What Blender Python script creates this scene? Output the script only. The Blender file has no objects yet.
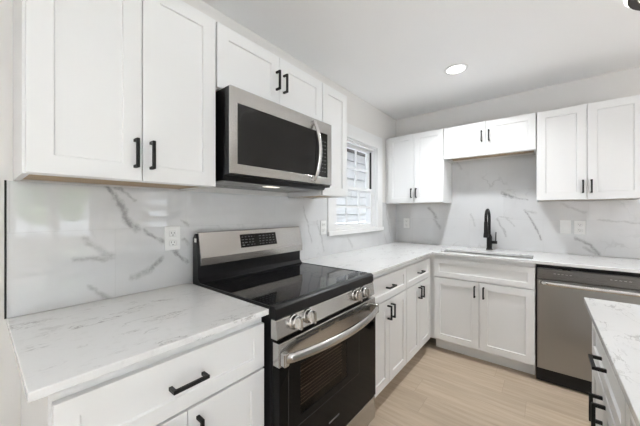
import bpy, bmesh, math, random
from mathutils import Vector, Matrix
random.seed(7)
S = bpy.context.scene
COL = S.collection
PI = math.pi

# ------------------------------------------------------------------ camera
F_PX, HOR = 278.622, 212.06
cam_d = bpy.data.cameras.new('camera')
cam = bpy.data.objects.new('camera', cam_d)
COL.objects.link(cam)
cam.location = (1.456, -3.303, 1.284)
cam.rotation_euler = (PI/2, 0, math.radians(39.04))
cam_d.sensor_fit = 'HORIZONTAL'
cam_d.sensor_width = 36.0
cam_d.lens = 36.0*F_PX/640.0
cam_d.shift_y = -(213.0-HOR)/640.0
cam_d.clip_start = 0.02
S.camera = cam

# ------------------------------------------------------------------ world, exposure
S.view_settings.view_transform = 'Standard'
S.view_settings.look = 'None'
S.view_settings.gamma = 1.0
S.view_settings.use_curve_mapping = False
S.view_settings.exposure = 0.12
W = bpy.data.worlds.new('overcast_sky')
S.world = W
W.use_nodes = True
bg = W.node_tree.nodes['Background']
bg.inputs['Color'].default_value = (0.88, 0.94, 1.0, 1)
bg.inputs['Strength'].default_value = 3.0
sun_d = bpy.data.lights.new('sun', 'SUN'); sun_d.energy = 60.0; sun_d.angle = math.radians(1.0); sun_d.color = (.745, .84, 1.0)
sun = bpy.data.objects.new('sun', sun_d); COL.objects.link(sun)
sun.location = (1, -9, 8)
sun.rotation_euler = Vector((-.54, .10, -.84)).to_track_quat('-Z', 'Y').to_euler()
DOWNLIGHT_W = 9.0
LENS_EMIT = 9.0

def portal(name, loc, rot, sx, sy):
    L = bpy.data.lights.new(name, 'AREA')
    L.shape = 'RECTANGLE'; L.size = sx; L.size_y = sy
    L.cycles.is_portal = True
    o = bpy.data.objects.new(name, L); COL.objects.link(o)
    o.location = loc; o.rotation_euler = rot
portal('daylight_portal_garden', (4.73, -4.75, 1.12), (0, PI/2, 0), 2.1, 2.4)  # serves the added garden door opening
portal('daylight_portal_side', (4.72, -2.5, 1.45), (0, PI/2, 0), 1.2, 1.0)
portal('daylight_portal_kitchen', (-0.14, -0.91, 1.56), (0, -PI/2, 0), 0.9, 0.8)

# ------------------------------------------------------------------ materials
def new_mat(name):
    m = bpy.data.materials.new(name); m.use_nodes = True
    return m, m.node_tree.nodes, m.node_tree.links, m.node_tree.nodes['Principled BSDF']

def simple(name, col, rough=0.5, metal=0.0, bump=0.0, bscale=80.0, coat=0.0, spec=0.5):
    m, n, l, b = new_mat(name)
    b.inputs['Base Color'].default_value = (*col, 1)
    b.inputs['Roughness'].default_value = rough
    b.inputs['Metallic'].default_value = metal
    b.inputs['Coat Weight'].default_value = coat
    b.inputs['Specular IOR Level'].default_value = spec
    nz = n.new('ShaderNodeTexNoise'); nz.inputs['Scale'].default_value = bscale
    nz.inputs['Detail'].default_value = 3.0
    tc = n.new('ShaderNodeTexCoord'); l.new(tc.outputs['Object'], nz.inputs['Vector'])
    if bump:
        bp = n.new('ShaderNodeBump'); bp.inputs['Strength'].default_value = bump
        bp.inputs['Distance'].default_value = 0.002
        l.new(nz.outputs['Fac'], bp.inputs['Height']); l.new(bp.outputs['Normal'], b.inputs['Normal'])
    else:
        mr = n.new('ShaderNodeMapRange')
        mr.inputs['To Min'].default_value = max(0.0, rough-0.03); mr.inputs['To Max'].default_value = rough+0.03
        l.new(nz.outputs['Fac'], mr.inputs['Value']); l.new(mr.outputs['Result'], b.inputs['Roughness'])
    return m

def math_node(n, l, op, a, b=None, c=None, clamp=False):
    x = n.new('ShaderNodeMath'); x.operation = op; x.use_clamp = clamp
    for i, v in enumerate((a, b, c)):
        if v is None: continue
        if isinstance(v, (int, float)): x.inputs[i].default_value = v
        else: l.new(v, x.inputs[i])
    return x.outputs[0]

def vmath(n, l, op, a, b=None, scale=None):
    x = n.new('ShaderNodeVectorMath'); x.operation = op
    for i, v in enumerate((a, b)):
        if v is None: continue
        if isinstance(v, (tuple, list)): x.inputs[i].default_value = v
        else: l.new(v, x.inputs[i])
    if scale is not None:
        if isinstance(scale, (int, float)): x.inputs['Scale'].default_value = scale
        else: l.new(scale, x.inputs['Scale'])
    return x.outputs['Value'] if op in ('LENGTH', 'DOT_PRODUCT', 'DISTANCE') else x.outputs[0]

def mixcol(n, l, fac, a, b):
    x = n.new('ShaderNodeMix'); x.data_type = 'RGBA'
    if isinstance(fac, (int, float)): x.inputs[0].default_value = fac
    else: l.new(fac, x.inputs[0])
    for k, v in ((6, a), (7, b)):
        if isinstance(v, tuple): x.inputs[k].default_value = (*v, 1)
        else: l.new(v, x.inputs[k])
    return x.outputs[2]

def noise(n, l, vec, scale, detail=4.0, rough=0.5, out='Fac'):
    x = n.new('ShaderNodeTexNoise'); x.inputs['Scale'].default_value = scale
    x.inputs['Detail'].default_value = detail; x.inputs['Roughness'].default_value = rough
    l.new(vec, x.inputs['Vector'])
    return x.outputs[out]

def smooth(n, l, v, lo, hi, a=0.0, b=1.0):
    x = n.new('ShaderNodeMapRange'); x.interpolation_type = 'SMOOTHSTEP'
    l.new(v, x.inputs['Value'])
    x.inputs['From Min'].default_value = lo; x.inputs['From Max'].default_value = hi
    x.inputs['To Min'].default_value = a; x.inputs['To Max'].default_value = b
    return x.outputs['Result']

def marble_tile(name, axis, uoff, zoff, segs):
    """polished white marble-look tiles, 0.61 x 0.305 running bond, with grey veins"""
    m, n, l, b = new_mat(name)
    geo = n.new('ShaderNodeNewGeometry')
    sep = n.new('ShaderNodeSeparateXYZ'); l.new(geo.outputs['Position'], sep.inputs[0])
    u = sep.outputs[axis]; z = sep.outputs[2]
    cmb = n.new('ShaderNodeCombineXYZ'); l.new(u, cmb.inputs[0]); l.new(z, cmb.inputs[1])
    p = cmb.outputs[0]
    TW, TH = 0.61, 0.2965
    zr = math_node(n, l, 'DIVIDE', math_node(n, l, 'SUBTRACT', z, zoff), TH)
    row = math_node(n, l, 'FLOOR', zr); fz = math_node(n, l, 'FRACT', zr)
    odd = math_node(n, l, 'FLOORED_MODULO', row, 2.0)
    ur = math_node(n, l, 'ADD', math_node(n, l, 'DIVIDE', math_node(n, l, 'SUBTRACT', u, uoff), TW),
                   math_node(n, l, 'MULTIPLY', odd, 0.5))
    colm = math_node(n, l, 'FLOOR', ur); fu = math_node(n, l, 'FRACT', ur)
    ez = math_node(n, l, 'MULTIPLY', math_node(n, l, 'MINIMUM', fz, math_node(n, l, 'SUBTRACT', 1.0, fz)), TH)
    eu = math_node(n, l, 'MULTIPLY', math_node(n, l, 'MINIMUM', fu, math_node(n, l, 'SUBTRACT', 1.0, fu)), TW)
    seam = smooth(n, l, math_node(n, l, 'MINIMUM', ez, eu), 0.0005, 0.0014, 1.0, 0.0)
    idv = n.new('ShaderNodeCombineXYZ'); l.new(row, idv.inputs[0]); l.new(colm, idv.inputs[1])
    wn = n.new('ShaderNodeTexWhiteNoise'); wn.noise_dimensions = '2D'; l.new(idv.outputs[0], wn.inputs['Vector'])
    offs = vmath(n, l, 'SCALE', wn.outputs['Color'], scale=7.0)
    tp = vmath(n, l, 'ADD', p, offs)
    # soft random veins, different on each tile
    warp = vmath(n, l, 'SCALE', vmath(n, l, 'SUBTRACT', noise(n, l, tp, 5.0, 5, .6, 'Color'), (.5, .5, .5)), scale=0.22)
    vp = vmath(n, l, 'ADD', tp, warp)
    rid = math_node(n, l, 'ABSOLUTE', math_node(n, l, 'SUBTRACT', noise(n, l, vp, 2.6, 3, .5), 0.5))
    vein = smooth(n, l, rid, 0.0, 0.022, 1.0, 0.0)
    patch = smooth(n, l, noise(n, l, tp, 2.1, 2, .5), 0.50, 0.72)
    vein = math_node(n, l, 'MULTIPLY', math_node(n, l, 'MULTIPLY', vein, patch), 0.36)
    cloud = math_node(n, l, 'MULTIPLY', smooth(n, l, noise(n, l, tp, 3.0, 5, .6), .45, .8), 0.14)
    # the veins that stand out
    wp = vmath(n, l, 'SCALE', vmath(n, l, 'SUBTRACT', noise(n, l, p, 9.0, 5, .65, 'Color'), (.5, .5, .5)), scale=0.075)
    q = vmath(n, l, 'MULTIPLY', vmath(n, l, 'ADD', p, wp), (1, 1, 0))
    acc = None
    for (u0, z0, u1, z1, w, st) in segs:
        pa = vmath(n, l, 'SUBTRACT', q, (u0, z0, 0))
        ba = (u1-u0, z1-z0, 0); bb = ba[0]**2+ba[1]**2
        h = math_node(n, l, 'DIVIDE', vmath(n, l, 'DOT_PRODUCT', pa, ba), bb, clamp=True)
        d = vmath(n, l, 'DISTANCE', pa, vmath(n, l, 'SCALE', ba, scale=h))
        s = smooth(n, l, d, 0.0, w*1.25, st, 0.0)
        acc = s if acc is None else math_node(n, l, 'MAXIMUM', acc, s)
    fine = smooth(n, l, noise(n, l, p, 38.0, 5, .7), 0.30, 0.60, 0.30, 1.15)
    acc = math_node(n, l, 'MULTIPLY', acc, fine)
    tot = math_node(n, l, 'MAXIMUM', math_node(n, l, 'MAXIMUM', vein, cloud), acc, clamp=True)
    c = mixcol(n, l, tot, (.64, .645, .65), (.27, .27, .27))
    c = mixcol(n, l, math_node(n, l, 'MULTIPLY', seam, 0.45), c, (.50, .50, .50))
    l.new(c, b.inputs['Base Color'])
    b.inputs['Roughness'].default_value = 0.008
    b.inputs['Specular IOR Level'].default_value = 1.0
    b.inputs['Coat Weight'].default_value = 0.0
    bp = n.new('ShaderNodeBump'); bp.inputs['Strength'].default_value = 0.25; bp.inputs['Distance'].default_value = 0.0006
    bp.invert = True
    l.new(seam, bp.inputs['Height']); l.new(bp.outputs['Normal'], b.inputs['Normal'])
    return m

def quartz(name):
    m, n, l, b = new_mat(name)
    geo = n.new('ShaderNodeNewGeometry'); p = geo.outputs['Position']
    mp = n.new('ShaderNodeMapping'); mp.inputs['Rotation'].default_value = (0, 0, math.radians(52))
    mp.inputs['Scale'].default_value = (1.0, 0.38, 1.0)
    l.new(p, mp.inputs['Vector']); q = mp.outputs[0]
    wp = vmath(n, l, 'SCALE', vmath(n, l, 'SUBTRACT', noise(n, l, q, 9, 5, .65, 'Color'), (.5, .5, .5)), scale=0.12)
    vq = vmath(n, l, 'ADD', q, wp)
    rid = math_node(n, l, 'ABSOLUTE', math_node(n, l, 'SUBTRACT', noise(n, l, vq, 7.5, 4, .55), .5))
    v1 = math_node(n, l, 'MULTIPLY', smooth(n, l, rid, 0, .014, .7, 0), smooth(n, l, noise(n, l, q, 5.0, 3, .5), .50, .66))
    rid2 = math_node(n, l, 'ABSOLUTE', math_node(n, l, 'SUBTRACT', noise(n, l, vq, 23.0, 4, .6), .5))
    v2 = math_node(n, l, 'MULTIPLY', smooth(n, l, rid2, 0, .03, .85, 0), smooth(n, l, noise(n, l, q, 13.0, 3, .5), .53, .68))
    cl = math_node(n, l, 'MULTIPLY', smooth(n, l, noise(n, l, p, 28, 5, .7), .5, .75), .16)
    t = math_node(n, l, 'MAXIMUM', math_node(n, l, 'MAXIMUM', v1, v2), cl, clamp=True)
    c = mixcol(n, l, math_node(n, l, 'MULTIPLY', t, 0.85), (.765, .765, .76), (.27, .26, .25))
    l.new(c, b.inputs['Base Color'])
    b.inputs['Roughness'].default_value = 0.10
    return m

def steel(name, col=(.50, .49, .475), rough=.22, axis=2, scale=900):
    m, n, l, b = new_mat(name)
    tc = n.new('ShaderNodeTexCoord')
    mp = n.new('ShaderNodeMapping')
    sc = [scale*.01]*3
    sc[axis] = scale
    mp.inputs['Scale'].default_value = sc
    l.new(tc.outputs['Object'], mp.inputs['Vector'])
    nz = noise(n, l, mp.outputs[0], 1.0, 3, .6)
    b.inputs['Base Color'].default_value = (*col, 1)
    b.inputs['Metallic'].default_value = 1.0
    r = n.new('ShaderNodeMapRange'); l.new(nz, r.inputs['Value'])
    r.inputs['To Min'].default_value = rough-.05; r.inputs['To Max'].default_value = rough+.07
    l.new(r.outputs[0], b.inputs['Roughness'])
    bp = n.new('ShaderNodeBump'); bp.inputs['Strength'].default_value = .06; bp.inputs['Distance'].default_value = .0005
    l.new(nz, bp.inputs['Height']); l.new(bp.outputs['Normal'], b.inputs['Normal'])
    return m

def oak_floor(name):
    m, n, l, b = new_mat(name)
    geo = n.new('ShaderNodeNewGeometry')
    sep = n.new('ShaderNodeSeparateXYZ'); l.new(geo.outputs['Position'], sep.inputs[0])
    x, y = sep.outputs[0], sep.outputs[1]
    PW, PL = 0.19, 1.25
    yr = math_node(n, l, 'DIVIDE', y, PW); row = math_node(n, l, 'FLOOR', yr); fy = math_node(n, l, 'FRACT', yr)
    w1 = n.new('ShaderNodeTexWhiteNoise'); w1.noise_dimensions = '1D'; l.new(row, w1.inputs['W'])
    xr = math_node(n, l, 'ADD', math_node(n, l, 'DIVIDE', x, PL), math_node(n, l, 'MULTIPLY', w1.outputs['Value'], 3.7))
    cl = math_node(n, l, 'FLOOR', xr); fx = math_node(n, l, 'FRACT', xr)
    idv = n.new('ShaderNodeCombineXYZ'); l.new(row, idv.inputs[0]); l.new(cl, idv.inputs[1])
    w2 = n.new('ShaderNodeTexWhiteNoise'); w2.noise_dimensions = '2D'; l.new(idv.outputs[0], w2.inputs['Vector'])
    ey = math_node(n, l, 'MULTIPLY', math_node(n, l, 'MINIMUM', fy, math_node(n, l, 'SUBTRACT', 1, fy)), PW)
    ex = math_node(n, l, 'MULTIPLY', math_node(n, l, 'MINIMUM', fx, math_node(n, l, 'SUBTRACT', 1, fx)), PL)
    seam = smooth(n, l, math_node(n, l, 'MINIMUM', ex, ey), .0004, .0018, 1, 0)
    mp = n.new('ShaderNodeMapping'); mp.inputs['Scale'].default_value = (1.2, 16, 1)
    l.new(vmath(n, l, 'ADD', geo.outputs['Position'], vmath(n, l, 'SCALE', w2.outputs['Color'], scale=9.0)), mp.inputs['Vector'])
    g = noise(n, l, mp.outputs[0], 2.2, 6, .62)
    g2 = noise(n, l, geo.outputs['Position'], 2.5, 2, .5)
    c = mixcol(n, l, smooth(n, l, g, .3, .72), (.40, .31, .22), (.51, .41, .305))
    c2 = mixcol(n, l, w2.outputs['Value'], (.92, .915, .91), (1.05, 1.05, 1.05))
    mul = n.new('ShaderNodeMix'); mul.data_type = 'RGBA'; mul.blend_type = 'MULTIPLY'; mul.inputs[0].default_value = 1
    l.new(c, mul.inputs[6]); l.new(c2, mul.inputs[7])
    c = mixcol(n, l, math_node(n, l, 'MULTIPLY', g2, .22), mul.outputs[2], (.53, .45, .36))
    c = mixcol(n, l, math_node(n, l, 'MULTIPLY', seam, .45), c, (.22, .16, .11))
    l.new(c, b.inputs['Base Color'])
    b.inputs['Roughness'].default_value = .42
    return m

def glass(name, tint=(1, 1, 1), refl=(1, 1, 1), ior=1.45):
    m = bpy.data.materials.new(name); m.use_nodes = True
    n, l = m.node_tree.nodes, m.node_tree.links
    n.remove(n['Principled BSDF'])
    tr = n.new('ShaderNodeBsdfTransparent'); tr.inputs[0].default_value = (*tint, 1)
    gl = n.new('ShaderNodeBsdfGlossy'); gl.inputs['Roughness'].default_value = 0.01
    gl.inputs['Color'].default_value = (*refl, 1)
    lw = n.new('ShaderNodeLayerWeight'); lw.inputs['Blend'].default_value = .5
    f5 = math_node(n, l, 'POWER', lw.outputs['Facing'], 5.0)
    r0 = ((ior-1)/(ior+1))**2
    fr = math_node(n, l, 'MULTIPLY_ADD', f5, 1-r0, r0, clamp=True)
    mx = n.new('ShaderNodeMixShader')
    l.new(fr, mx.inputs[0]); l.new(tr.outputs[0], mx.inputs[1]); l.new(gl.outputs[0], mx.inputs[2])
    l.new(mx.outputs[0], n['Material Output'].inputs[0])
    return m

def emit(name, col, s):
    m, n, l, b = new_mat(name)
    b.inputs['Base Color'].default_value = (.9, .9, .9, 1)
    b.inputs['Emission Color'].default_value = (*col, 1)
    b.inputs['Emission Strength'].default_value = s
    return m

def plywood(name):
    m, n, l, b = new_mat(name)
    tc = n.new('ShaderNodeTexCoord'); mp = n.new('ShaderNodeMapping')
    mp.inputs['Scale'].default_value = (30, 2.5, 2.5)
    l.new(tc.outputs['Object'], mp.inputs['Vector'])
    g = noise(n, l, mp.outputs[0], 2.0, 5, .6)
    l.new(mixcol(n, l, smooth(n, l, g, .3, .7), (.40, .28, .165), (.52, .39, .25)), b.inputs['Base Color'])
    b.inputs['Roughness'].default_value = .6
    return m

def siding(name):
    m, n, l, b = new_mat(name)
    geo = n.new('ShaderNodeNewGeometry')
    g = noise(n, l, geo.outputs['Position'], 6, 4, .6)
    l.new(mixcol(n, l, g, (.88, .88, .87), (.82, .82, .81)), b.inputs['Base Color'])
    b.inputs['Roughness'].default_value = .7
    return m

def leafy(name, a, c):
    m, n, l, b = new_mat(name)
    tc = n.new('ShaderNodeTexCoord')
    g = noise(n, l, tc.outputs['Object'], 9, 4, .6)
    l.new(mixcol(n, l, smooth(n, l, g, .35, .65), a, c), b.inputs['Base Color'])
    b.inputs['Roughness'].default_value = .8
    return m

M = {}
M['cab'] = simple('white_cabinet_paint', (.80, .80, .795), .33)
M['trim'] = simple('white_trim_paint', (.80, .80, .795), .35)
M['wall'] = simple('greige_wall_paint', (.755, .735, .71), .75, bump=.25, bscale=140)
M['ceil'] = simple('ceiling_paint', (.93, .93, .93), .85, bump=.2, bscale=60)
M['ply'] = plywood('plywood_underside')
M['black'] = simple('matte_black_metal', (.010, .010, .010), .45, spec=.3)
M['blackplastic'] = simple('black_enamel', (.008, .008, .009), .30, spec=.3)
M['blackglass'] = simple('black_glass', (.006, .006, .007), .035, spec=.32)
M['steel'] = steel('brushed_steel', axis=2)
M['steelv'] = steel('brushed_steel_vertical', col=(.35, .345, .335), rough=.30, axis=0)
M['steelh'] = steel('polished_steel', col=(.68, .67, .66), rough=.14, axis=2)
M['sinksteel'] = steel('satin_sink_steel', col=(.78, .775, .77), rough=.38, axis=2)
M['darksteel'] = steel('dark_steel', col=(.20, .195, .19), rough=.28, axis=2)
M['plate'] = simple('white_plastic', (.82, .82, .81), .25)
M['slot'] = simple('dark_slot', (.02, .02, .02), .5)
M['mark'] = simple('grey_print', (.14, .145, .15), .5)
M['ring'] = simple('burner_print', (.035, .035, .037), .10)
M['quartz'] = quartz('white_quartz')
M['floor'] = oak_floor('light_oak_planks')
M['pane'] = glass('window_glass')
M['mwglass'] = simple('microwave_black_glass', (.016, .0155, .015), .05, spec=.24)
M['ovenglass'] = simple('oven_black_glass', (.006, .006, .006), .05, spec=.10)
M['tint'] = glass('oven_glass', (.55, .50, .46), ior=1.2)
M['lens'] = emit('lamp_lens', (1, .98, .95), LENS_EMIT)
M['lens2'] = emit('halo_lens', (1, .97, .92), 4.0)
M['hoodlens'] = emit('hood_lens', (1, .9, .75), 1.2)
M['bronze'] = simple('dark_bronze', (.035, .026, .022), .35, metal=.6)
M['grey'] = simple('grey_metal', (.33, .33, .335), .4, metal=.5)
M['enamel'] = simple('oven_enamel', (.11, .095, .085), .5)
M['wire'] = simple('rack_wire', (.75, .68, .60), .35, metal=.2)
M['siding'] = siding('white_lap_siding')
M['roof'] = simple('brown_shingles', (.16, .14, .125), .9, bump=.6, bscale=20)
M['gravel'] = simple('grey_gravel', (.12, .12, .12), .9, bump=.8, bscale=60)
M['grass'] = leafy('lawn', (.13, .15, .09), (.2, .21, .13))
M['bounce_concrete'] = simple('bounce_patio_concrete', (.55, .54, .52), .8, bump=.3, bscale=30)
M['leaf'] = leafy('leaves', (.16, .26, .10), (.34, .44, .22))
M['bark'] = simple('bark', (.13, .09, .06), .9, bump=.8, bscale=14)
M['door'] = simple('painted_door', (.62, .61, .60), .4)

# ------------------------------------------------------------------ geometry helpers
def mk(): return bmesh.new()

def obj(name, bm, mat, parent=None, root=None, smooth_all=False):
    """link bm (world coordinates) as one mesh; root gives the origin"""
    o_loc = Vector((0, 0, 0))
    r = root if root is not None else parent
    while r is not None:
        o_loc += r.location; r = r.parent
    bmesh.ops.recalc_face_normals(bm, faces=bm.faces)
    me = bpy.data.meshes.new(name)
    if parent is not None:
        bmesh.ops.translate(bm, verts=bm.verts, vec=-o_loc)
    if smooth_all:
        for f in bm.faces: f.smooth = True
    bm.to_mesh(me); bm.free()
    for mm in (mat if isinstance(mat, (list, tuple)) else [mat]): me.materials.append(mm)
    o = bpy.data.objects.new(name, me); COL.objects.link(o)
    if parent is not None: o.parent = parent
    return o

def thing(name, loc, label, cat, group=None):
    o = bpy.data.objects.new(name, None); COL.objects.link(o)
    o.empty_display_size = .1
    o.location = loc
    o['label'] = label; o['category'] = cat
    if group: o['group'] = group
    return o

def tag(o, label, cat, group=None, kind=None):
    o['label'] = label; o['category'] = cat
    if group: o['group'] = group
    if kind: o['kind'] = kind
    return o

def struct(o, label=None):
    o['kind'] = 'structure'
    if label: o['label'] = label
    return o

def box(bm, x0, x1, y0, y1, z0, z1, bev=0.0, seg=2):
    x0, x1 = min(x0, x1), max(x0, x1); y0, y1 = min(y0, y1), max(y0, y1); z0, z1 = min(z0, z1), max(z0, z1)
    r = bmesh.ops.create_cube(bm, size=1.0)
    for v in r['verts']:
        v.co = Vector((x0+(v.co.x+.5)*(x1-x0), y0+(v.co.y+.5)*(y1-y0), z0+(v.co.z+.5)*(z1-z0)))
    if bev > 0:
        es = list({e for v in r['verts'] for e in v.link_edges})
        bmesh.ops.bevel(bm, geom=es, offset=bev, segments=seg, affect='EDGES', profile=.5)

def tube(bm, pts, rad, n=12, caps=True, ry=None, smooth_=True):
    """sweep a circle (or ellipse rad x ry) along pts; rad may be a list"""
    pts = [Vector(p) for p in pts]
    N = len(pts)
    rads = rad if isinstance(rad, (list, tuple)) else [rad]*N
    t0 = (pts[1]-pts[0]).normalized()
    a = Vector((0, 0, 1)) if abs(t0.z) < .9 else Vector((0, 1, 0))
    nrm = (a - t0*a.dot(t0)).normalized()
    rings = []
    for i, p in enumerate(pts):
        t = ((pts[min(i+1, N-1)]-pts[i]).normalized()+(pts[i]-pts[max(i-1, 0)]).normalized()).normalized()
        nrm = (nrm - t*nrm.dot(t)).normalized()
        bn = t.cross(nrm)
        r1 = rads[i]; r2 = ry if ry else r1
        rings.append([bm.verts.new(p + nrm*(math.cos(2*PI*k/n)*r1) + bn*(math.sin(2*PI*k/n)*r2)) for k in range(n)])
    for i in range(N-1):
        for k in range(n):
            f = bm.faces.new((rings[i][k], rings[i][(k+1) % n], rings[i+1][(k+1) % n], rings[i+1][k]))
            f.smooth = smooth_
    if caps:
        bm.faces.new(rings[0]); bm.faces.new(rings[-1][::-1])

def lathe(bm, c, axis, prof, n=32, ring=False):
    """prof: list of (r, h) along axis from c"""
    ax = Vector(axis).normalized()
    a = Vector((0, 0, 1)) if abs(ax.z) < .9 else Vector((1, 0, 0))
    e1 = (a-ax*a.dot(ax)).normalized(); e2 = ax.cross(e1)
    c = Vector(c); rings = []
    for r, h in prof:
        if r < 1e-6: rings.append([bm.verts.new(c+ax*h)])
        else: rings.append([bm.verts.new(c+ax*h+e1*(r*math.cos(2*PI*k/n))+e2*(r*math.sin(2*PI*k/n))) for k in range(n)])
    if ring: rings.append(rings[0])
    for A, B in zip(rings, rings[1:]):
        for k in range(n):
            k2 = (k+1) % n
            if len(A) == 1 and len(B) == 1: continue
            if len(A) == 1: f = bm.faces.new((A[0], B[k2], B[k]))
            elif len(B) == 1: f = bm.faces.new((A[k], A[k2], B[0]))
            else: f = bm.faces.new((A[k], A[k2], B[k2], B[k]))
            f.smooth = False
    if not ring and len(rings[0]) > 1: bm.faces.new(rings[0])
    if not ring and len(rings[-1]) > 1: bm.faces.new(rings[-1][::-1])

def prism(bm, prof, y0, y1, bev=0.0):
    """extrude an (x, z) outline along y"""
    A = [bm.verts.new((x, y0, z)) for x, z in prof]; B = [bm.verts.new((x, y1, z)) for x, z in prof]
    n = len(prof); fs = [bm.faces.new(A), bm.faces.new(B[::-1])]
    for i in range(n): fs.append(bm.faces.new((A[i], B[i], B[(i+1) % n], A[(i+1) % n])))
    if bev:
        es = list({e for f in fs for e in f.edges})
        bmesh.ops.bevel(bm, geom=es, offset=bev, segments=2, affect='EDGES', profile=.5)

def cells(bm, xs, ys, keep, w0, w1, orient='z', bev=0.0):
    """a slab made from grid cells (coplanar, welded); orient picks the thickness axis"""
    def P(a, b, w):
        return {'z': (a, b, w), 'x': (w, a, b), 'y': (a, w, b)}[orient]
    V = {}
    def vert(i, j, w):
        k = (i, j, w)
        if k not in V: V[k] = bm.verts.new(P(xs[i], ys[j], w))
        return V[k]
    ks = {(i, j) for i in range(len(xs)-1) for j in range(len(ys)-1)
          if keep((xs[i]+xs[i+1])/2, (ys[j]+ys[j+1])/2)}
    side_edges = []
    for (i, j) in ks:
        bm.faces.new([vert(i, j, w1), vert(i+1, j, w1), vert(i+1, j+1, w1), vert(i, j+1, w1)])
        bm.faces.new([vert(i, j, w0), vert(i, j+1, w0), vert(i+1, j+1, w0), vert(i+1, j, w0)])
        for (di, dj, a, b) in ((0, -1, (i, j), (i+1, j)), (0, 1, (i, j+1), (i+1, j+1)), (-1, 0, (i, j), (i, j+1)), (1, 0, (i+1, j), (i+1, j+1))):
            if (i+di, j+dj) not in ks:
                bm.faces.new([vert(*a, w0), vert(*b, w0), vert(*b, w1), vert(*a, w1)])
    bmesh.ops.recalc_face_normals(bm, faces=bm.faces)
    bmesh.ops.dissolve_limit(bm, angle_limit=.01, verts=bm.verts, edges=bm.edges)
    if bev:
        es = [e for e in bm.edges if len(e.link_faces) == 2 and e.calc_face_angle(0) > .5]
        bmesh.ops.bevel(bm, geom=es, offset=bev, segments=2, affect='EDGES', profile=.5)

class Frame:
    """wall frame: u runs left to right along the cabinet run, d outwards from its back"""
    def __init__(s, O, U, D): s.O, s.U, s.D = Vector(O), Vector(U), Vector(D)
    def p(s, u, d, z): return s.O + s.U*u + s.D*d + Vector((0, 0, z))
    def box(s, bm, u0, u1, d0, d1, z0, z1, bev=0.0):
        a, b = s.p(u0, d0, z0), s.p(u1, d1, z1)
        box(bm, a.x, b.x, a.y, b.y, a.z, b.z, bev)
    def shaker(s, bm, u0, u1, d0, d1, z0, z1, st=.057, rec=.007):
        o = [(u0, z0), (u1, z0), (u1, z1), (u0, z1)]
        i = [(u0+st, z0+st), (u1-st, z0+st), (u1-st, z1-st), (u0+st, z1-st)]
        k = .0025
        i2 = [(u0+st+k, z0+st+k), (u1-st-k, z0+st+k), (u1-st-k, z1-st-k), (u0+st+k, z1-st-k)]
        mkv = lambda L, d: [bm.verts.new(s.p(u, d, z)) for u, z in L]
        B, Fo, Fi, R = mkv(o, d0), mkv(o, d1), mkv(i, d1), mkv(i2, d1-rec)
        for q in range(4):
            r = (q+1) % 4
            bm.faces.new((B[q], B[r], Fo[r], Fo[q]))
            bm.faces.new((Fo[q], Fo[r], Fi[r], Fi[q]))
            bm.faces.new((Fi[q], Fi[r], R[r], R[q]))
        bm.faces.new(R); bm.faces.new(B[::-1])
        es = [e for e in bm.edges if all(v in Fo for v in e.verts)]
        bmesh.ops.bevel(bm, geom=es, offset=.0018, segments=2, affect='EDGES', profile=.5)
    def pull(s, bm, u, z, d, L=.102, vert=True, off=.034, t=.0105):
        """square bar pull centred on (u, z) standing on depth d"""
        h = L/2
        if vert:
            s.box(bm, u-t/2, u+t/2, d+off-t, d+off, z-h, z+h, .0015)
            for zz in (z-h+t/2, z+h-t/2): s.box(bm, u-t/2, u+t/2, d-.0005, d+off-t+.001, zz-t/2, zz+t/2, .001)
        else:
            s.box(bm, u-h, u+h, d+off-t, d+off, z-t/2, z+t/2, .0015)
            for uu in (u-h+t/2, u+h-t/2): s.box(bm, uu-t/2, uu+t/2, d-.0005, d+off-t+.001, z-t/2, z+t/2, .001)

LEFT = Frame((0, 0, 0), (0, 1, 0), (1, 0, 0))
BACK = Frame((0, 0, 0), (1, 0, 0), (0, -1, 0))

def wall_cabinet(fr, u0, u1, z0, z1, label, group, doors, depth=.305, lip=.012, wall_gap=.004, filler=None):
    """doors: list of (ua, ub, handle_u or None, handle_z)"""
    t = thing('wall_cabinet', fr.p((u0+u1)/2, wall_gap, z0), label, 'cabinet', group)
    bm = mk()
    fr.box(bm, u0, u1, wall_gap, depth, z0+lip, z1)
    fr.box(bm, u0, u0+.016, wall_gap, depth, z0, z0+lip)
    fr.box(bm, u1-.016, u1, wall_gap, depth, z0, z0+lip)
    fr.box(bm, u0+.016, u1-.016, depth-.019, depth, z0, z0+lip)
    obj('carcass', bm, M['cab'], t)
    bm = mk(); fr.box(bm, u0+.017, u1-.017, wall_gap+.002, depth-.020, z0+lip-.005, z0+lip-.0005)
    b = obj('bottom_panel', bm, M['ply'], t); b['label'] = 'bare plywood bottom panel'
    for ua, ub, hu, hz in doors:
        bm = mk(); fr.shaker(bm, ua, ub, depth+.001, depth+.021, z0+.002, z1-.003)
        d = obj('door', bm, M['cab'], t)
        if hu is not None:
            bm = mk(); fr.pull(bm, hu, hz, depth+.021)
            h = obj('handle', bm, M['black'], d); h['label'] = 'black bar handle'
    if filler:
        bm = mk(); fr.box(bm, filler[0], filler[1], depth-.03, depth-.012, z0, z1)
        obj('filler_strip', bm, M['cab'], t)
    return t

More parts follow.
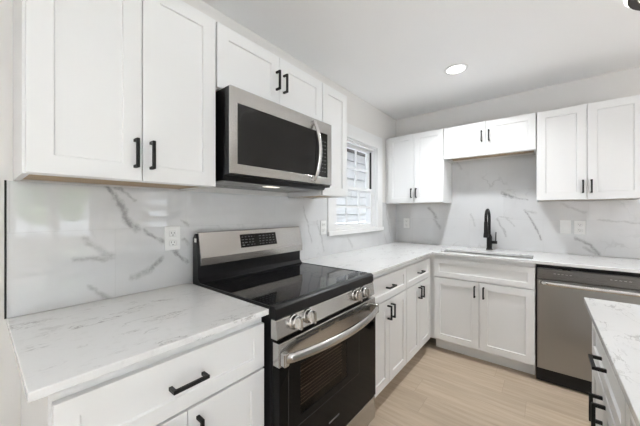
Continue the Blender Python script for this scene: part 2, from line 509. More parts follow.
def base_cabinet(fr, u0, u1, label, group, drawer, doors, false_front=False, top=.891, fd=.60, filler=None, kick=.535, hz=.605, back=.004):
    """drawer: (ua, ub); doors: list of (ua, ub, handle_u)"""
    t = thing('base_cabinet', fr.p((u0+u1)/2, back, 0), label, 'cabinet', group)
    bm = mk(); fr.box(bm, u0, u1, back, fd, .10, top)
    if top < .8: fr.box(bm, u0, u1, fd-.016, fd, top-.01, .891)
    obj('carcass', bm, M['cab'], t)
    bm = mk(); fr.box(bm, u0, u1, kick-.02, kick, .001, .10)
    obj('toe_kick', bm, M['cab'], t)
    bm = mk(); fr.shaker(bm, drawer[0], drawer[1], fd+.001, fd+.021, .692, .858, st=.045)
    d = obj('false_front' if false_front else 'drawer', bm, M['cab'], t)
    if not false_front:
        bm = mk(); fr.pull(bm, (drawer[0]+drawer[1])/2, .776, fd+.021, vert=False, L=.108)
        h = obj('handle', bm, M['black'], d); h['label'] = 'black bar handle'
    for ua, ub, hu in doors:
        bm = mk(); fr.shaker(bm, ua, ub, fd+.001, fd+.021, .113, .684)
        d = obj('door', bm, M['cab'], t)
        bm = mk(); fr.pull(bm, hu, hz, fd+.021, L=.096)
        h = obj('handle', bm, M['black'], d); h['label'] = 'black bar handle'
    if filler:
        for (a, b, dd) in filler:
            bm = mk(); fr.box(bm, a, b, dd-.02, dd, .10, .891)
            obj('filler_strip', bm, M['cab'], t)
    return t

# ------------------------------------------------------------------ room shell
RX, RY, RH = 4.6, -6.5, 2.436
T = .12
bm = mk(); box(bm, -T, RX+T, RY-T, T, -.08, 0); struct(obj('floor', bm, M['floor']))
bm = mk(); box(bm, -T, RX+T, RY-T, T, RH, RH+.1); struct(obj('ceiling', bm, M['ceil']))
WY0, WY1, WZ0, WZ1 = -1.300, -.527, 1.120, 1.985       # kitchen window opening
bm = mk(); cells(bm, [RY-T, WY0, WY1, T], [0, WZ0, WZ1, RH], lambda y, z: not (WY0 < y < WY1 and WZ0 < z < WZ1), -T, 0, 'x')
struct(obj('wall_left', bm, M['wall']))
bm = mk(); box(bm, 0, RX, 0, T, 0, RH); struct(obj('wall_back', bm, M['wall']))
SW = [(-2.97, -2.58), (-2.49, -2.06)]; SZ0, SZ1 = .92, 1.98
DY0, DY1, DZ1 = -1.45, -.55, 2.04
GY0_, GY1_, GZ1 = -5.95, -3.55, 2.15
def keep_r(y, z):
    if GY0_ < y < GY1_ and .03 < z < GZ1: return False
    if SZ0 < z < SZ1 and any(a < y < b for a, b in SW): return False
    return not (DY0 < y < DY1 and z < DZ1)
bm = mk(); cells(bm, sorted([RY-T, T, DY0, DY1, GY0_, GY1_]+[v for s in SW for v in s]), [0, .03, SZ0, SZ1, DZ1, GZ1, RH], keep_r, RX, RX+T, 'x')
struct(obj('wall_right', bm, M['wall']))
bm = mk(); box(bm, 0, RX, RY-T, RY, 0, RH)
struct(obj('wall_front', bm, M['wall']))
bm = mk(); box(bm, .0005, .014, RY, -3.30, .0005, .10, .003); struct(obj('baseboard_left', bm, M['trim']))
bm = mk(); box(bm, RX-.014, RX-.0005, GY1_+.1, DY0-.1, .0005, .10, .003); struct(obj('baseboard_right', bm, M['trim']))

# unseen overhang, added to keep sun off the neighbor's siding
bm = mk(); box(bm, -.70, -T-.001, RY-.3, 7.0, RH+.02, RH+.16); struct(obj('eave_sun_blocker', bm, M['trim']))
bm = mk(); box(bm, -T, -.001, T+.001, 6.9, 0, RH+.015); struct(obj('wall_sun_blocker', bm, M['wall']))  # unseen wall, added along with the overhang to block sun
# kitchen window
w = bpy.data.objects.new('window_1', None); COL.objects.link(w); w.location = (0, (WY0+WY1)/2, WZ0)
struct(w, 'white framed double-hung window beside the range')
cw = .118
bm = mk()
cells(bm, [WY0-cw, WY0, WY1, WY1+cw], [WZ0-.002, WZ1, WZ1+.13], lambda y, z: not (WY0 < y < WY1 and z < WZ1), .0005, .020, 'x', .0025)
obj('casing', bm, M['trim'], w)
bm = mk(); box(bm, -.045, .034, WY0-cw-.006, WY1+cw+.006, WZ0-.040, WZ0-.002, .004); obj('sill', bm, M['trim'], w)
bm = mk()      # jamb liner
cells(bm, [WY0, WY0+.012, WY1-.012, WY1], [WZ0, WZ0+.012, WZ1-.012, WZ1], lambda y, z: not (WY0+.012 < y < WY1-.012 and WZ0+.012 < z < WZ1-.012), -.118, .0, 'x')
obj('jamb', bm, M['trim'], w)
ya, yb = WY0+.013, WY1-.013
zm = 1.515
def sash(name, x0, x1, y0, y1, z0, z1, st, nv, nh, mat=M['trim']):
    bm = mk()
    cells(bm, [y0, y0+st, y1-st, y1], [z0, z0+st, z1-st, z1], lambda y, z: not (y0+st < y < y1-st and z0+st < z < z1-st), x0, x1, 'x')
    mt = .020
    for k in range(1, nv+1):
        c = y0+st+(y1-y0-2*st)*k/(nv+1); box(bm, x0+.006, x1-.006, c-mt/2, c+mt/2, z0+st, z1-st)
    for k in range(1, nh+1):
        c = z0+st+(z1-z0-2*st)*k/(nh+1); box(bm, x0+.0065, x1-.0065, y0+st, y1-st, c-mt/2, c+mt/2)
    s = obj(name, bm, mat, w)
    bm = mk(); xm = (x0+x1)/2; box(bm, xm-.002, xm+.002, y0+st-.003, y1-st+.003, z0+st-.003, z1-st+.003)
    obj('pane', bm, M['pane'], s)
    return s
sash('upper_sash', -.104, -.076, ya, yb, zm-.02, WZ1-.013, .042, 2, 1)
sash('lower_sash', -.070, -.042, ya, yb, WZ0+.013, zm+.02, .030, 2, 1)
bm = mk(); box(bm, -.045, -.012, ya+.002, yb-.002, WZ1-.030, WZ1-.0135, .003); obj('blind_rail', bm, M['trim'], w)
bm = mk(); box(bm, -.072, -.050, WY1-.0145, WY1-.0118, zm+.025, WZ1-.04); obj('sash_track', bm, M['slot'], w)

# right wall windows and front door (seen mirrored in the tiles)
for i, (a, b) in enumerate(SW):
    w = bpy.data.objects.new('window_%d' % (i+2), None); COL.objects.link(w); w.location = (RX, (a+b)/2, SZ0)
    struct(w)
    bm = mk(); c = .05
    cells(bm, [a-c, a, b, b+c], [SZ0-c, SZ0, SZ1, SZ1+c], lambda y, z: not (a < y < b and SZ0 < z < SZ1), RX-.02, RX-.0005, 'x')
    obj('casing', bm, M['trim'], w)
    zmid = (SZ0+SZ1)/2
    sash('upper_sash', RX+.05, RX+.08, a+.002, b-.002, zmid-.02, SZ1-.002, .03, 1, 1)
    sash('lower_sash', RX+.018, RX+.048, a+.002, b-.002, SZ0+.002, zmid+.02, .03, 1, 1)
w = bpy.data.objects.new('door_1', None); COL.objects.link(w); w.location = (RX, (DY0+DY1)/2, 0); struct(w)
lz = [1.64, 1.43, 1.21, 1.00]
zs = [.006] + sorted(v for z in lz for v in (z, z+.10)) + [DZ1-.004]
bm = mk(); cells(bm, [DY0+.003, -1.15, -.83, DY1-.003], zs, lambda y, z: not (-1.15 < y < -.83 and any(q < z < q+.10 for q in lz)), RX+.02, RX+.065, 'x')
dl = obj('leaf', bm, M['door'], w)
for z in lz:
    bm = mk(); box(bm, RX+.04, RX+.045, -1.151, -.829, z-.001, z+.101); obj('pane', bm, M['pane'], dl)
bm = mk(); lathe(bm, (RX+.019, DY0+.07, .96), (-1, 0, 0), [(.026, 0), (.026, .006), (.01, .008), (.01, .035), (.026, .045), (.026, .06), (.015, .068)], 20)
obj('door_knob', bm, M['black'], dl)
# unseen sliding garden door, added to let sun and daylight in
w = bpy.data.objects.new('window_4', None); COL.objects.link(w); w.location = (RX, (GY0_+GY1_)/2, .03); struct(w)
for k in range(2):
    y0 = GY0_+.002+k*1.18; y1 = y0+1.216
    xx = RX+.03+.045*k; st = .06
    bm = mk(); cells(bm, [y0, y0+st, y1-st, y1], [.032, .032+st, GZ1-st, GZ1-.002], lambda y, z: not (y0+st < y < y1-st and .032+st < z < GZ1-st), xx-.02, xx+.02, 'x')
    sl = obj('sliding_sash', bm, M['trim'], w)
    bm = mk(); box(bm, xx-.002, xx+.002, y0+st-.004, y1-st+.004, .03+st, GZ1-st+.004); obj('pane', bm, M['pane'], sl)

# outdoors
bm = mk(); box(bm, -9, -T-.01, -14, 8, -.5, -.4); struct(obj('ground', bm, M['gravel']))
bm = mk(); box(bm, 9.0, 18, -14, 8, -.5, -.4); struct(obj('ground', bm, M['grass']))
bm = mk(); box(bm, RX+T+.01, 8.99, -14, 8, -.2, -.1); struct(obj('bounce_patio', bm, M['bounce_concrete']))  # pale paving, added to bounce sunlight up to the ceiling

nb = thing('neighbor_house', (-2.0, .5, -.4), 'white lap-sided house wall seen through the kitchen window', 'house')
bm = mk()
prof = [(-2.6, -.4)]
zz, st = -.4, .205
while zz < 2.5:
    prof += [(-2.0, zz), (-2.020, zz+st-.034), (-2.085, zz+st-.034), (-2.085, zz+st)]; zz += st
prof += [(-2.6, zz)]
prism(bm, prof, -4, 6); obj('siding', bm, M['siding'], nb)
bm = mk(); prism(bm, [(-.95, 2.67), (-.95, 2.80), (-4.2, 4.2), (-4.2, 2.67)], -4.3, 6.3); obj('roof', bm, M['roof'], nb)  # overhang lengthened to keep direct sun off the siding

def tree(x, y, h, r, label):
    t = thing('tree', (x, y, -.4), label, 'tree', 'trees in the side yard')
    bm = mk(); tube(bm, [(x, y, -.42), (x+.05, y, h*.35), (x, y+.08, h*.7)], [.16, .11, .06], 10); obj('trunk', bm, M['bark'], t)
    bm = mk(); rnd = random.Random(int(x*100+y*10))
    for k in range(26):
        a, e, rr = rnd.uniform(0, 2*PI), rnd.uniform(-.9, 1.2), r*rnd.uniform(.3, .9)
        c = Vector((x+math.cos(a)*math.cos(e)*rr, y+math.sin(a)*math.cos(e)*rr, h*.6+math.sin(e)*rr))
        s = r*rnd.uniform(.28, .45)
        q = bmesh.ops.create_icosphere(bm, subdivisions=2, radius=s)
        for v in q['verts']: v.co = v.co*(1+rnd.uniform(-.18, .18))+c
    obj('crown', bm, M['leaf'], t)
tree(14.0, -5.6, 3.2, 1.7, 'leafy green tree in the side yard, mirrored in the tiles by the counter end')
tree(15.5, -1.2, 3.6, 1.6, 'leafy green tree in the side yard, beyond the entry door')

# ------------------------------------------------------------------ backsplashes
from_px_left = [
    (-2.955, 1.40, -2.905, 1.33, .012, .85), (-2.905, 1.33, -2.868, 1.215, .016, .95), (-2.872, 1.235, -2.855, 1.215, .026, .8),
    (-2.915, 1.39, -2.855, 1.33, .010, .6),
    (-2.815, 1.20, -2.735, 1.135, .013, .8), (-2.69, 1.10, -2.62, 1.03, .013, .85),
    (-2.855, .99, -2.785, 1.02, .022, .55), (-2.785, 1.02, -2.735, 1.06, .016, .75),
    (-3.03, 1.17, -2.935, 1.10, .016, .5), (-3.06, 1.10, -2.935, 1.09, .014, .55), (-3.01, .98, -2.94, .92, .014, .5),
    (-2.635, 1.25, -2.605, 1.22, .012, .6), (-2.64, 1.15, -2.61, 1.12, .012, .6),
    (-1.72, 1.32, -1.62, 1.05, .012, .45), (-1.55, 1.20, -1.46, .96, .014, .4), (-1.10, 1.04, -1.02, .95, .02, .35),
    (-.30, 1.34, -.18, 1.0, .014, .45), (-.36, 1.05, -.28, .93, .014, .3)]
from_px_back = [
    (1.115, 1.475, 1.20, 1.435, .020, .85), (1.20, 1.435, 1.31, 1.395, .014, .6), (1.13, 1.44, 1.24, 1.41, .012, .5),
    (1.31, 1.29, 1.36, 1.20, .012, .7), (1.36, 1.20, 1.425, 1.03, .013, .75), (1.30, 1.31, 1.38, 1.28, .012, .4),
    (1.08, 1.22, 1.15, 1.05, .012, .5), (1.15, 1.23, 1.22, 1.15, .010, .35), (1.09, 1.24, 1.2, 1.225, .010, .35),
    (1.66, 1.055, 1.75, 1.0, .016, .7), (1.75, 1.0, 1.80, .925, .018, .75), (1.71, .98, 1.78, .93, .018, .5),
    (1.57, 1.35, 1.72, 1.28, .016, .3), (1.80, 1.22, 2.1, 1.19, .012, .4), (2.1, 1.3, 2.4, 1.1, .014, .5),
    (.40, 1.33, .49, 1.22, .022, .6), (.47, 1.2, .53, 1.1, .018, .5), (.84, 1.27, .88, 1.13, .012, .35), (.70, 1.82, .75, 1.74, .012, .3)]
M['tileL'] = marble_tile('marble_tile_range_wall', 1, -2.62-.305, .914, from_px_left)
M['tileB'] = marble_tile('marble_tile_sink_wall', 0, 1.435, .914, from_px_back)
wc = .121
bm = mk()
cells(bm, [-3.237, WY0-wc, WY1+wc, -.001], [.9155, WZ0-.042, 1.393], lambda y, z: not (WY0-wc < y < WY1+wc and z > WZ0-.042), .0008, .009, 'x')
# the same slab behind the range and under the wall cabinets
bs = tag(obj('tile_backsplash', bm, M['tileL']), 'white marble tile backsplash with grey veins behind the range', 'backsplash', 'marble tile backsplashes')
bm = mk(); box(bm, .0008, .0105, -3.2425, -3.2375, .9155, 1.394); e = obj('edge_trim', bm, M['black'], bs); e['label'] = 'thin black metal edge strip'
bm = mk()
cells(bm, [.0095, .651, 1.392, 2.62], [.9155, 1.381, 1.829], lambda x, z: z < 1.381 or .651 < x < 1.392, -.009, -.0008, 'y')
tag(obj('tile_backsplash', bm, M['tileB']), 'white marble tile backsplash with grey veins behind the sink faucet', 'backsplash', 'marble tile backsplashes')

# ------------------------------------------------------------------ worktops
CZ0, CZ1 = .8925, .914
bm = mk(); box(bm, .001, .634, -3.237, -2.599, CZ0, CZ1, .002)
tag(obj('countertop', bm, M['quartz']), 'short white quartz countertop left of the range, grey flecks', 'countertop', 'white quartz countertops')
SX0, SX1, SY0, SY1 = .695, 1.365, -.545, -.325
SX0, SX1, SY0, SY1 = .678, 1.376, -.552, -.30
bm = mk()
cells(bm, [.001, .634, SX0, SX1, 2.62], [-1.826, -.634, SY0, SY1, -.001],
      lambda x, y: (y > -.634 or x < .634) and not (SX0 < x < SX1 and SY0 < y < SY1), CZ0, CZ1, 'z', .002)
tag(obj('countertop', bm, M['quartz']), 'L-shaped white quartz countertop with the sink cut into it', 'countertop', 'white quartz countertops')
bm = mk(); box(bm, 1.584, 2.26, -2.97, -1.637, CZ0, CZ1, .002)
tag(obj('countertop', bm, M['quartz']), 'white quartz island countertop at right front corner, no sink', 'countertop', 'white quartz countertops')

# ------------------------------------------------------------------ wall cabinets
gU = 'white shaker wall cabinets'
hz = 1.491
wall_cabinet(LEFT, -3.222, -2.637, 1.394, 2.133, 'tall white two-door wall cabinet left of the microwave', gU,
             [(-3.216, -2.9275, -2.949, hz), (-2.9245, -2.639, -2.898, hz)])
wall_cabinet(LEFT, -2.634, -1.886, 1.838, 2.133, 'short white two-door wall cabinet above the microwave', gU,
             [(-2.631, -2.2605, -2.284, 1.990), (-2.2575, -1.888, -2.230, 1.990)])
wall_cabinet(LEFT, -1.883, -1.594, 1.392, 2.133, 'narrow single-door white wall cabinet between microwave and window', gU,
             [(-1.880, -1.596, -1.853, 1.495)])
wall_cabinet(BACK, .047, .650, 1.382, 2.133, 'tall white two-door wall cabinet in the corner by the window', gU,
             [(.049, .347, .322, 1.488), (.350, .648, .375, 1.488)], filler=(.002, .047))
wall_cabinet(BACK, .653, 1.391, 1.816, 2.130, 'short white two-door wall cabinet above the sink faucet', gU,
             [(.656, 1.0185, .989, 1.992), (1.0215, 1.389, 1.047, 1.992)], lip=.034)
wall_cabinet(BACK, 1.394, 2.010, 1.382, 2.126, 'tall white two-door wall cabinet above the dishwasher', gU,
             [(1.397, 1.7015, 1.679, 1.483), (1.7045, 2.007, 1.727, 1.483)])

# ------------------------------------------------------------------ base cabinets
gB = 'white shaker base cabinets'
base_cabinet(LEFT, -3.203, -2.604, 'white base cabinet left of the range, drawer over two doors', gB,
             (-3.197, -2.607), [(-3.197, -2.9025, -2.932), (-2.8995, -2.607, -2.870)], fd=.595)
base_cabinet(LEFT, -1.824, -1.213, 'white base cabinet directly right of the range, drawer over two doors', gB,
             (-1.820, -1.2145), [(-1.820, -1.5185, -1.545), (-1.5155, -1.2145, -1.490)])
base_cabinet(LEFT, -1.210, -.640, 'white base cabinet under the window, next to the inside corner', gB,
             (-1.2075, -.645), [(-1.2075, -.9275, -.955), (-.9245, -.645, -.898)], filler=[(-.6395, -.6005, .600)])
base_cabinet(BACK, .640, 1.392, 'white sink base cabinet with blank front over two doors', gB,
             (.645, 1.390), [(.645, 1.0145, .984), (1.0175, 1.390, 1.050)], false_front=True, filler=[(.6005, .6395, .600)], top=.70)
base_cabinet(BACK, 2.008, 2.60, 'white base cabinet at the far right, beyond the dishwasher', gB,
             (2.011, 2.597), [(2.011, 2.3025, 2.275), (2.3055, 2.597, 2.333)])
ISL = Frame((2.215, 0, 0), (0, -1, 0), (-1, 0, 0))
gI = 'white island base cabinets'
base_cabinet(ISL, 1.665, 2.305, 'white island cabinet facing the range, at the far island end', gI,
             (1.672, 2.3035), [(1.672, 1.9845, 1.957), (1.9875, 2.3035, 2.018)], fd=.588, kick=.53)
base_cabinet(ISL, 2.308, 2.940, 'white island cabinet facing the range, at the near island end', gI,
             (2.3095, 2.935), [(2.3095, 2.6205, 2.593), (2.6235, 2.935, 2.651)], fd=.588, kick=.53)

# ------------------------------------------------------------------ range
RY0, RY1 = -2.594, -1.832
t = thing('electric_range', (.34, (RY0+RY1)/2, 0), 'stainless and black electric range with glass cooktop between the counters', 'range')
bm = mk(); box(bm, .025, .640, RY0+.003, RY1-.003, .02, .905, .002); obj('body', bm, M['blackplastic'], t)
for x in (.08, .58):
    for y in (RY0+.06, RY1-.06):
        bm = mk(); lathe(bm, (x, y, .0005), (0, 0, 1), [(.018, 0), (.018, .008), (.008, .008), (.008, .021)], 12)
        obj('levelling_foot', bm, M['blackplastic'], t)
# cooktop: glass in a black frame, thick front trim
bm = mk(); box(bm, .10, .628, RY0+.004, RY1-.004, .905, .9215, .002); ck = obj('cooktop', bm, M['blackglass'], t)
bm = mk()
prism(bm, [(.628, .876), (.628, .9235), (.655, .9235), (.667, .916), (.669, .876)], RY0, RY1, .0025)
box(bm, .10, .628, RY0, RY0+.0038, .905, .9235); box(bm, .10, .628, RY1-.0038, RY1, .905, .9235)
obj('cooktop_trim', bm, M['blackplastic'], ck)
for (x, y, r) in ((.24, -2.40, .078), (.24, -2.03, .095), (.46, -2.40, .11), (.46, -2.03, .078)):
    bm = mk()
    for rr in (r, r*.62):
        n = 48
        A = [bm.verts.new((x+math.cos(2*PI*k/n)*rr, y+math.sin(2*PI*k/n)*rr, .9218)) for k in range(n)]
        B = [bm.verts.new((x+math.cos(2*PI*k/n)*(rr-.003), y+math.sin(2*PI*k/n)*(rr-.003), .9218)) for k in range(n)]
        for k in range(n): bm.faces.new((A[k], A[(k+1) % n], B[(k+1) % n], B[k]))
    obj('burner_ring', bm, M['ring'], ck)
# backguard
bm = mk(); prism(bm, [(.025, .905), (.025, 1.150), (.045, 1.172), (.056, 1.172), (.080, 1.02), (.078, .98), (.078, .945), (.10, .925), (.10, .905)], RY0+.002, RY1-.002, .001)
bgd = obj('backguard', bm, M['blackplastic'], t)
def gx(z): return .066+(1.176-z)/(1.176-1.030)*.036
bm = mk(); prism(bm, [(.0615, 1.1735), (.050, 1.178), (.062, 1.180), (.0685, 1.176), (gx(1.048)+.001, 1.048), (.096, 1.010), (.086, 1.008), (.080, 1.02)], RY0+.010, RY1+.004)
obj('control_fascia', bm, M['steel'], bgd)
bm = mk()
prism(bm, [(gx(1.153)-.003, 1.153), (gx(1.153)+.0028, 1.153), (gx(1.078)+.0028, 1.078), (gx(1.078)-.003, 1.078)], -2.340, -2.066)
obj('display', bm, M['blackglass'], bgd)
rnd = random.Random(3)
for z in (1.138, 1.122, 1.106, 1.091):
    for (ya_, yb_) in ((-2.33, -2.24), (-2.205, -2.085)):
        bm = mk(); y = ya_; xx = gx(z)+.0028
        while y < yb_:
            wdt = rnd.uniform(.008, .018)
            box(bm, xx-.0006, xx+.0006, y, min(y+wdt, yb_), z-.0022, z+.0022)
            y += wdt+rnd.uniform(.008, .014)
        obj('display_marks', bm, M['mark'], bgd)
bm = mk(); box(bm, .045, .062, RY0-.0005, RY0+.0022, 1.128, 1.148); obj('side_tag', bm, M['plate'], bgd)
# front control strip and knobs
bm = mk(); prism(bm, [(.638, .800), (.638, .874), (.664, .874), (.667, .868), (.676, .806), (.672, .800)], RY0+.001, RY1-.001, .0015)
cp = obj('control_strip', bm, M['steel'], t)
for y in (-2.500, -2.417, -2.042, -1.962):
    c = (.670, y, .843)
    bm = mk(); lathe(bm, (.668, y, .843), (1, 0, .12), [(.029, 0), (.029, .006), (.026, .009), (.0255, .0235), (.022, .028)], 32)
    kb = obj('knob', bm, M['steel'], cp)
    bm = mk(); box(bm, .694, .716, y-.0058, y+.0058, .820, .870, .003); obj('knob_grip', bm, M['steel'], kb)
    bm = mk(); lathe(bm, (.6665, y, .843), (1, 0, .12), [(.032, 0), (.032, .0035)], 32); obj('knob_skirt', bm, M['blackplastic'], kb)
# oven door
OW = (-2.475, -2.135, .462, .668)
bm = mk(); cells(bm, [RY0+.004, OW[0], OW[1], RY1-.004], [.222, OW[2], OW[3], .695], lambda y, z: not (OW[0] < y < OW[1] and OW[2] < z < OW[3]), .645, .684, 'x', .0015)
od = obj('oven_door', bm, M['ovenglass'], t)
bm = mk(); box(bm, .6445, .682, RY0+.004, RY1-.004, .6965, .788, .003); ds = obj('door_top_strip', bm, M['steel'], od)
bm = mk()
for (a, b) in ((-2.50, -2.36), (-2.34, -2.24), (-2.20, -2.08), (-2.06, -1.93)):
    for z in (.776, .762):
        box(bm, .680, .6830, a, b, z-.0035, z+.0035)
obj('vent_slot', bm, M['slot'], ds)
bm = mk(); pts, n = [], 24
for k in range(n+1):
    s = k/n; y = RY0+.020+(RY1-RY0-.04)*s
    pts.append((.700+.058*math.sin(PI*s)**.75, y, .732))
tube(bm, pts, .019, 16, ry=.011)
for y in (RY0+.020, RY1-.020): box(bm, .681, .709, y-.013, y+.013, .705, .757, .005)
obj('door_handle', bm, M['steel'], od)
bm = mk(); box(bm, .6455, .6475, OW[0]+.001, OW[1]-.001, OW[2]+.001, OW[3]-.001)
obj('oven_cavity', bm, M['enamel'], od)
bm = mk()
for k in range(13):
    z = OW[2]+.012+k*(OW[3]-OW[2]-.02)/12
    th = .0022 if k in (4, 9) else .0008
    tube(bm, [(.653, OW[0]+.002, z), (.653, OW[1]-.002, z)], th, 8)
obj('oven_rack', bm, M['wire'], od)
bm = mk(); box(bm, .679, .682, OW[0]-.001, OW[1]+.001, OW[2]-.001, OW[3]+.001); obj('oven_window', bm, M['tint'], od)
bm = mk()
a, b, c, d = -2.545, -2.020, .425, .675
for q in ((a, b, c, c+.003), (a, a+.003, c, d), (b-.003, b, c, d)): box(bm, .6835, .6845, q[0], q[1], q[2], q[3])
obj('window_border', bm, M['ring'], od)
bm = mk(); box(bm, .6835, .685, -2.285, -2.205, .312, .319); e = obj('maker_badge', bm, M['mark'], od)
bm = mk(); box(bm, .645, .680, RY0+.004, RY1-.004, .085, .213, .003); obj('storage_drawer', bm, M['steel'], t)

# ------------------------------------------------------------------ microwave
MY0, MY1 = -2.616, -1.884
GY0, GY1, GZ0m, GZ1m = -2.577, -1.925, 1.497, 1.765
t = thing('microwave', (.19, (MY0+MY1)/2, 1.42), 'stainless over-the-range microwave with curved handle', 'microwave')
bm = mk(); prism(bm, [(.012, 1.425), (.012, 1.834), (.356, 1.834), (.356, 1.447), (.34, 1.425)], MY0+.002, MY1-.002, .002); obj('body', bm, M['blackplastic'], t)
bm = mk(); box(bm, .03, .325, MY0+.02, MY1-.02, 1.4215, 1.4265)
bm2 = mk(); cells(bm2, [MY0+.001, GY0, GY1, MY1-.001], [1.449, GZ0m, GZ1m, 1.833], lambda y, z: not (GY0 < y < GY1 and GZ0m < z < GZ1m), .357, .3905, 'x')
obj('front_housing', bm2, M['blackplastic'], t)
un = obj('underside_panel', bm, M['grey'], t)
bm = mk(); box(bm, .265, .305, -2.33, -2.24, 1.4195, 1.4225, .001); obj('light_lens', bm, M['hoodlens'], un)
for (a, b) in ((MY0+.05, MY0+.33), (MY1-.36, MY1-.06)):
    bm = mk(); box(bm, .06, .18, a, b, 1.4202, 1.4222)
    obj('grease_filter', bm, M['darksteel'], un)
bm = mk(); cells(bm, [MY0, GY0, GY1, MY1], [1.453, GZ0m, GZ1m, 1.834], lambda y, z: not (GY0 < y < GY1 and GZ0m < z < GZ1m), .391, .400, 'x', .002)
dr = obj('front_frame', bm, M['steel'], t)
bm = mk(); box(bm, .360, .3965, GY0-.001, -2.040, GZ0m-.001, GZ1m+.001); obj('door_glass', bm, M['mwglass'], dr)
bm = mk(); box(bm, .360, .3965, -2.036, GY1+.001, GZ0m-.001, GZ1m+.001); kp = obj('keypad', bm, M['mwglass'], dr)
bm = mk()
for r_ in range(9):
    for c_ in range(3):
        y = -2.000+c_*.024; z = 1.715-r_*.023
        box(bm, .3962, .3970, y, y+.010, z-.002, z+.002)
obj('keypad_marks', bm, M['mark'], kp)
bm = mk(); pts = []
for k in range(25):
    s = k/24; pts.append((.404+.046*math.sin(PI*s)**.8, -2.058, 1.462+.352*s))
tube(bm, pts, .0085, 14, ry=.013)
for z in (1.470, 1.806): box(bm, .399, .414, -2.070, -2.046, z-.012, z+.012, .003)
obj('door_handle', bm, M['steelh'], dr)

# ------------------------------------------------------------------ dishwasher
t = thing('dishwasher', (1.70, -.3, 0), 'stainless dishwasher with bar handle right of the sink cabinet', 'dishwasher')
bm = mk(); box(bm, 1.397, 2.003, -.592, -.03, .03, .884); obj('tub', bm, M['blackplastic'], t)
bm = mk(); box(bm, 1.398, 2.002, -.612, -.5925, .012, .105, .002); obj('kick_plate', bm, M['blackplastic'], t)
bm = mk(); box(bm, 1.404, 1.996, -.622, -.593, .108, .776, .004); dd = obj('door', bm, M['steelv'], t)
bm = mk(); box(bm, 1.404, 1.996, -.622, -.593, .782, .862, .004); ds = obj('control_strip', bm, M['darksteel'], dd)
for x0 in (1.50, 1.79):
    bm = mk()
    for k in range(5): box(bm, x0+k*.022, x0+.012+k*.022, -.6226, -.6215, .828, .830)
    obj('control_marks', bm, M['plate'], ds)
bm = mk(); pts = []
for k in range(21):
    s = k/20; x = 1.425+.55*s
    pts.append((x, -.630-.030*min(1, 6*math.sin(PI*s)), .757))
tube(bm, pts, .014, 14, ry=.009)
for x in (1.425, 1.975): box(bm, x-.010, x+.010, -.637, -.6215, .745, .769, .003)
obj('door_handle', bm, M['steelh'], dd)

# ------------------------------------------------------------------ sink and faucet
t = thing('kitchen_sink', ((SX0+SX1)/2, (SY0+SY1)/2, .71), 'undermount stainless steel sink below the black faucet', 'sink')
bm = mk()
x0, x1, y0, y1, zt, zb = SX0-.006, SX1+.006, SY0-.006, SY1+.006, .8915, .712
cells(bm, [x0-.02, x0, x1, x1+.02], [y0-.012, y0, y1, y1+.012], lambda x, y: not (x0 < x < x1 and y0 < y < y1), zt-.004, zt, 'z')
for q in ((x0-.0015, x0, y0, y1), (x1, x1+.0015, y0, y1), (x0, x1, y0-.0015, y0), (x0, x1, y1, y1+.0015)): box(bm, *q, zb, zt)
box(bm, x0, x1, y0, y1, zb-.0015, zb)
bs_ = obj('basin', bm, M['sinksteel'], t)
bm = mk(); lathe(bm, ((x0+x1)/2, (y0+y1)/2, zb), (0, 0, 1), [(.045, 0), (.045, .003), (.03, .004), (.012, .001)], 24); obj('drain', bm, M['darksteel'], t)

fx, fy = 1.022, -.115
t = thing('kitchen_faucet', (fx, fy, CZ1), 'matte black pull-down faucet with side lever behind the sink', 'faucet')
bm = mk(); lathe(bm, (fx, fy, CZ1+.0003), (0, 0, 1), [(.029, 0), (.029, .008), (.0235, .012), (.0235, .125), (.019, .14), (.0145, .15)], 28); obj('body', bm, M['black'], t)
bm = mk(); pts = [(fx, fy, CZ1+.13), (fx, fy, CZ1+.24)]
R_ = .082
dirv = Vector((-.035, -1.0, 0)).normalized()
for k in range(1, 17):
    a = PI*k/16
    q = Vector((fx, fy, CZ1+.31))+dirv*(R_*(1-math.cos(a)))+Vector((0, 0, R_*math.sin(a)))
    pts.append(tuple(q))
e0 = Vector(pts[-1]); pts.append(tuple(e0-Vector((0, 0, .05))))
tube(bm, pts, .0125, 14); obj('spout', bm, M['black'], t)
bm = mk(); lathe(bm, e0-Vector((0, 0, .03)), (0, 0, -1), [(.0145, 0), (.0155, .01), (.0165, .10), (.021, .135), (.021, .15), (.014, .152)], 24); obj('spray_head', bm, M['black'], t)
bm = mk()
tube(bm, [(fx+.02, fy, CZ1+.075), (fx+.066, fy, CZ1+.075)], .0155, 16)
tube(bm, [(fx+.054, fy, CZ1+.075), (fx+.054, fy, CZ1+.12), (fx+.056, fy, CZ1+.175)], [.0062, .0055, .005], 10)
obj('lever', bm, M['black'], t)

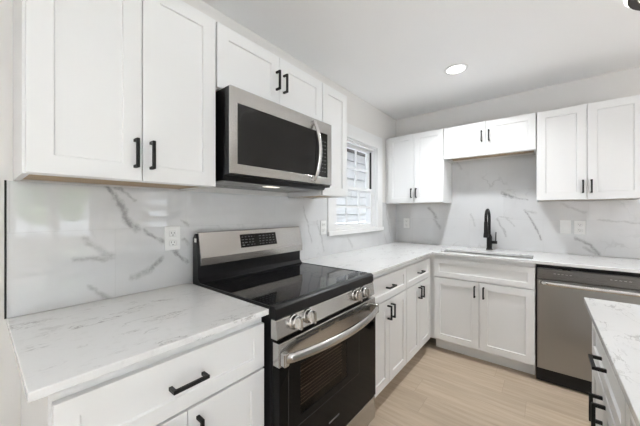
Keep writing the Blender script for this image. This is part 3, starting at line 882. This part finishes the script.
# ------------------------------------------------------------------ outlets and switches
def plate(fr, u, z, d, label, kind, group=None):
    t = thing('wall_switch' if kind == 'switch' else 'wall_outlet', fr.p(u, d, z-.058), label, 'light switch' if kind == 'switch' else 'outlet', group)
    bm = mk(); fr.box(bm, u-.037, u+.037, d+.0002, d+.0062, z-.059, z+.059, .002); obj('cover_plate', bm, M['plate'], t)
    if kind == 'switch':
        bm = mk(); fr.box(bm, u-.0165, u+.0165, d+.006, d+.009, z-.033, z+.033, .002); obj('rocker', bm, M['plate'], t)
    else:
        for zc in (z-.0235, z+.0235):
            bm = mk(); fr.box(bm, u-.0165, u+.0165, d+.006, d+.0078, zc-.0145, zc+.0145, .004); r = obj('receptacle', bm, M['plate'], t)
            bm = mk()
            fr.box(bm, u-.0075, u-.0050, d+.0076, d+.0083, zc-.001, zc+.008)
            fr.box(bm, u+.0050, u+.0075, d+.0076, d+.0083, zc-.001, zc+.007)
            fr.box(bm, u-.0022, u+.0022, d+.0076, d+.0083, zc-.010, zc-.0055)
            obj('slots', bm, M['slot'], r)
gO = 'white wall outlets'
plate(LEFT, -2.688, 1.154, .009, 'white duplex outlet left of the range', 'outlet', gO)
plate(LEFT, -1.478, 1.155, .009, 'white duplex outlet left of the window sill', 'outlet', gO)
plate(BACK, .141, 1.15, .009, 'white duplex outlet near the back corner under the wall cabinet', 'outlet', gO)
plate(BACK, 1.590, 1.152, .009, 'white rocker switch beside the outlet, right of the faucet', 'switch')
plate(BACK, 1.684, 1.150, .009, 'white duplex outlet beside the rocker switch above the dishwasher', 'outlet', gO)

# ------------------------------------------------------------------ lamps
def lamp_data(name, w, size, spread=PI):
    L = bpy.data.lights.new(name, 'AREA'); L.shape = 'DISK'; L.size = size; L.energy = w; L.color = (.95, .98, 1.0)
    L.spread = spread
    return L
def downlight(x, y, label, k=1.0):
    t = thing('recessed_light', (x, y, RH), label, 'ceiling light', 'recessed ceiling lights')
    bm = mk(); lathe(bm, (x, y, RH-.0002), (0, 0, -1), [(.066, 0), (.088, 0), (.086, .005), (.066, .006)], 36, True); obj('trim_ring', bm, M['trim'], t)
    bm = mk(); lathe(bm, (x, y, RH-.0003), (0, 0, -1), [(.0655, 0), (.0655, .003)], 36); obj('lens', bm, M['lens'], t)
    o = bpy.data.objects.new('lamp_light', lamp_data('lamp_light', DOWNLIGHT_W*k, .13, math.radians(134))); COL.objects.link(o)
    o.parent = t; o.location = (0, 0, -.008)
downlight(.893, -.871, 'round recessed ceiling light above the sink corner', 1.35)
for (x, y, lb, k) in ((2.83, -.95, 'round recessed ceiling light right of the flush light, out of frame', .4),
                   (4.0, -1.16, 'round recessed ceiling light in front of the entry door', 1.6),
                   (.95, -4.3, 'round recessed ceiling light added unseen behind the camera, range wall side', .6),  # this lamp and the next two are unseen, added for brightness
                   (2.9, -3.2, 'round recessed ceiling light added unseen over the island, behind the camera', .5),
                   (3.4, -5.2, 'round recessed ceiling light added unseen near the added garden door', .5)):
    downlight(x, y, lb, k)

lx, ly, LR = 2.03, -1.12, .235
t = thing('flush_mount_light', (lx, ly, RH), 'round flush ceiling light with dark bronze rim, top right corner', 'ceiling light')
bm = mk(); lathe(bm, (lx, ly, RH-.0003), (0, 0, -1), [(LR-.02, 0), (LR+.012, 0), (LR+.010, .006), (LR-.02, .006)], 64, True); obj('halo_ring', bm, M['lens2'], t)
bm = mk(); lathe(bm, (lx, ly, RH-.007), (0, 0, -1), [(LR-.036, 0), (LR, 0), (LR+.001, .012), (LR-.004, .016), (LR-.034, .016), (LR-.036, .012)], 64, True); obj('rim', bm, M['bronze'], t)
bm = mk(); lathe(bm, (lx, ly, RH-.010), (0, 0, -1), [(LR-.037, 0), (LR-.037, .008), (.10, .014), (0, .015)], 48); obj('diffuser', bm, emit('frosted_diffuser', (1, .96, .9), .3), t)
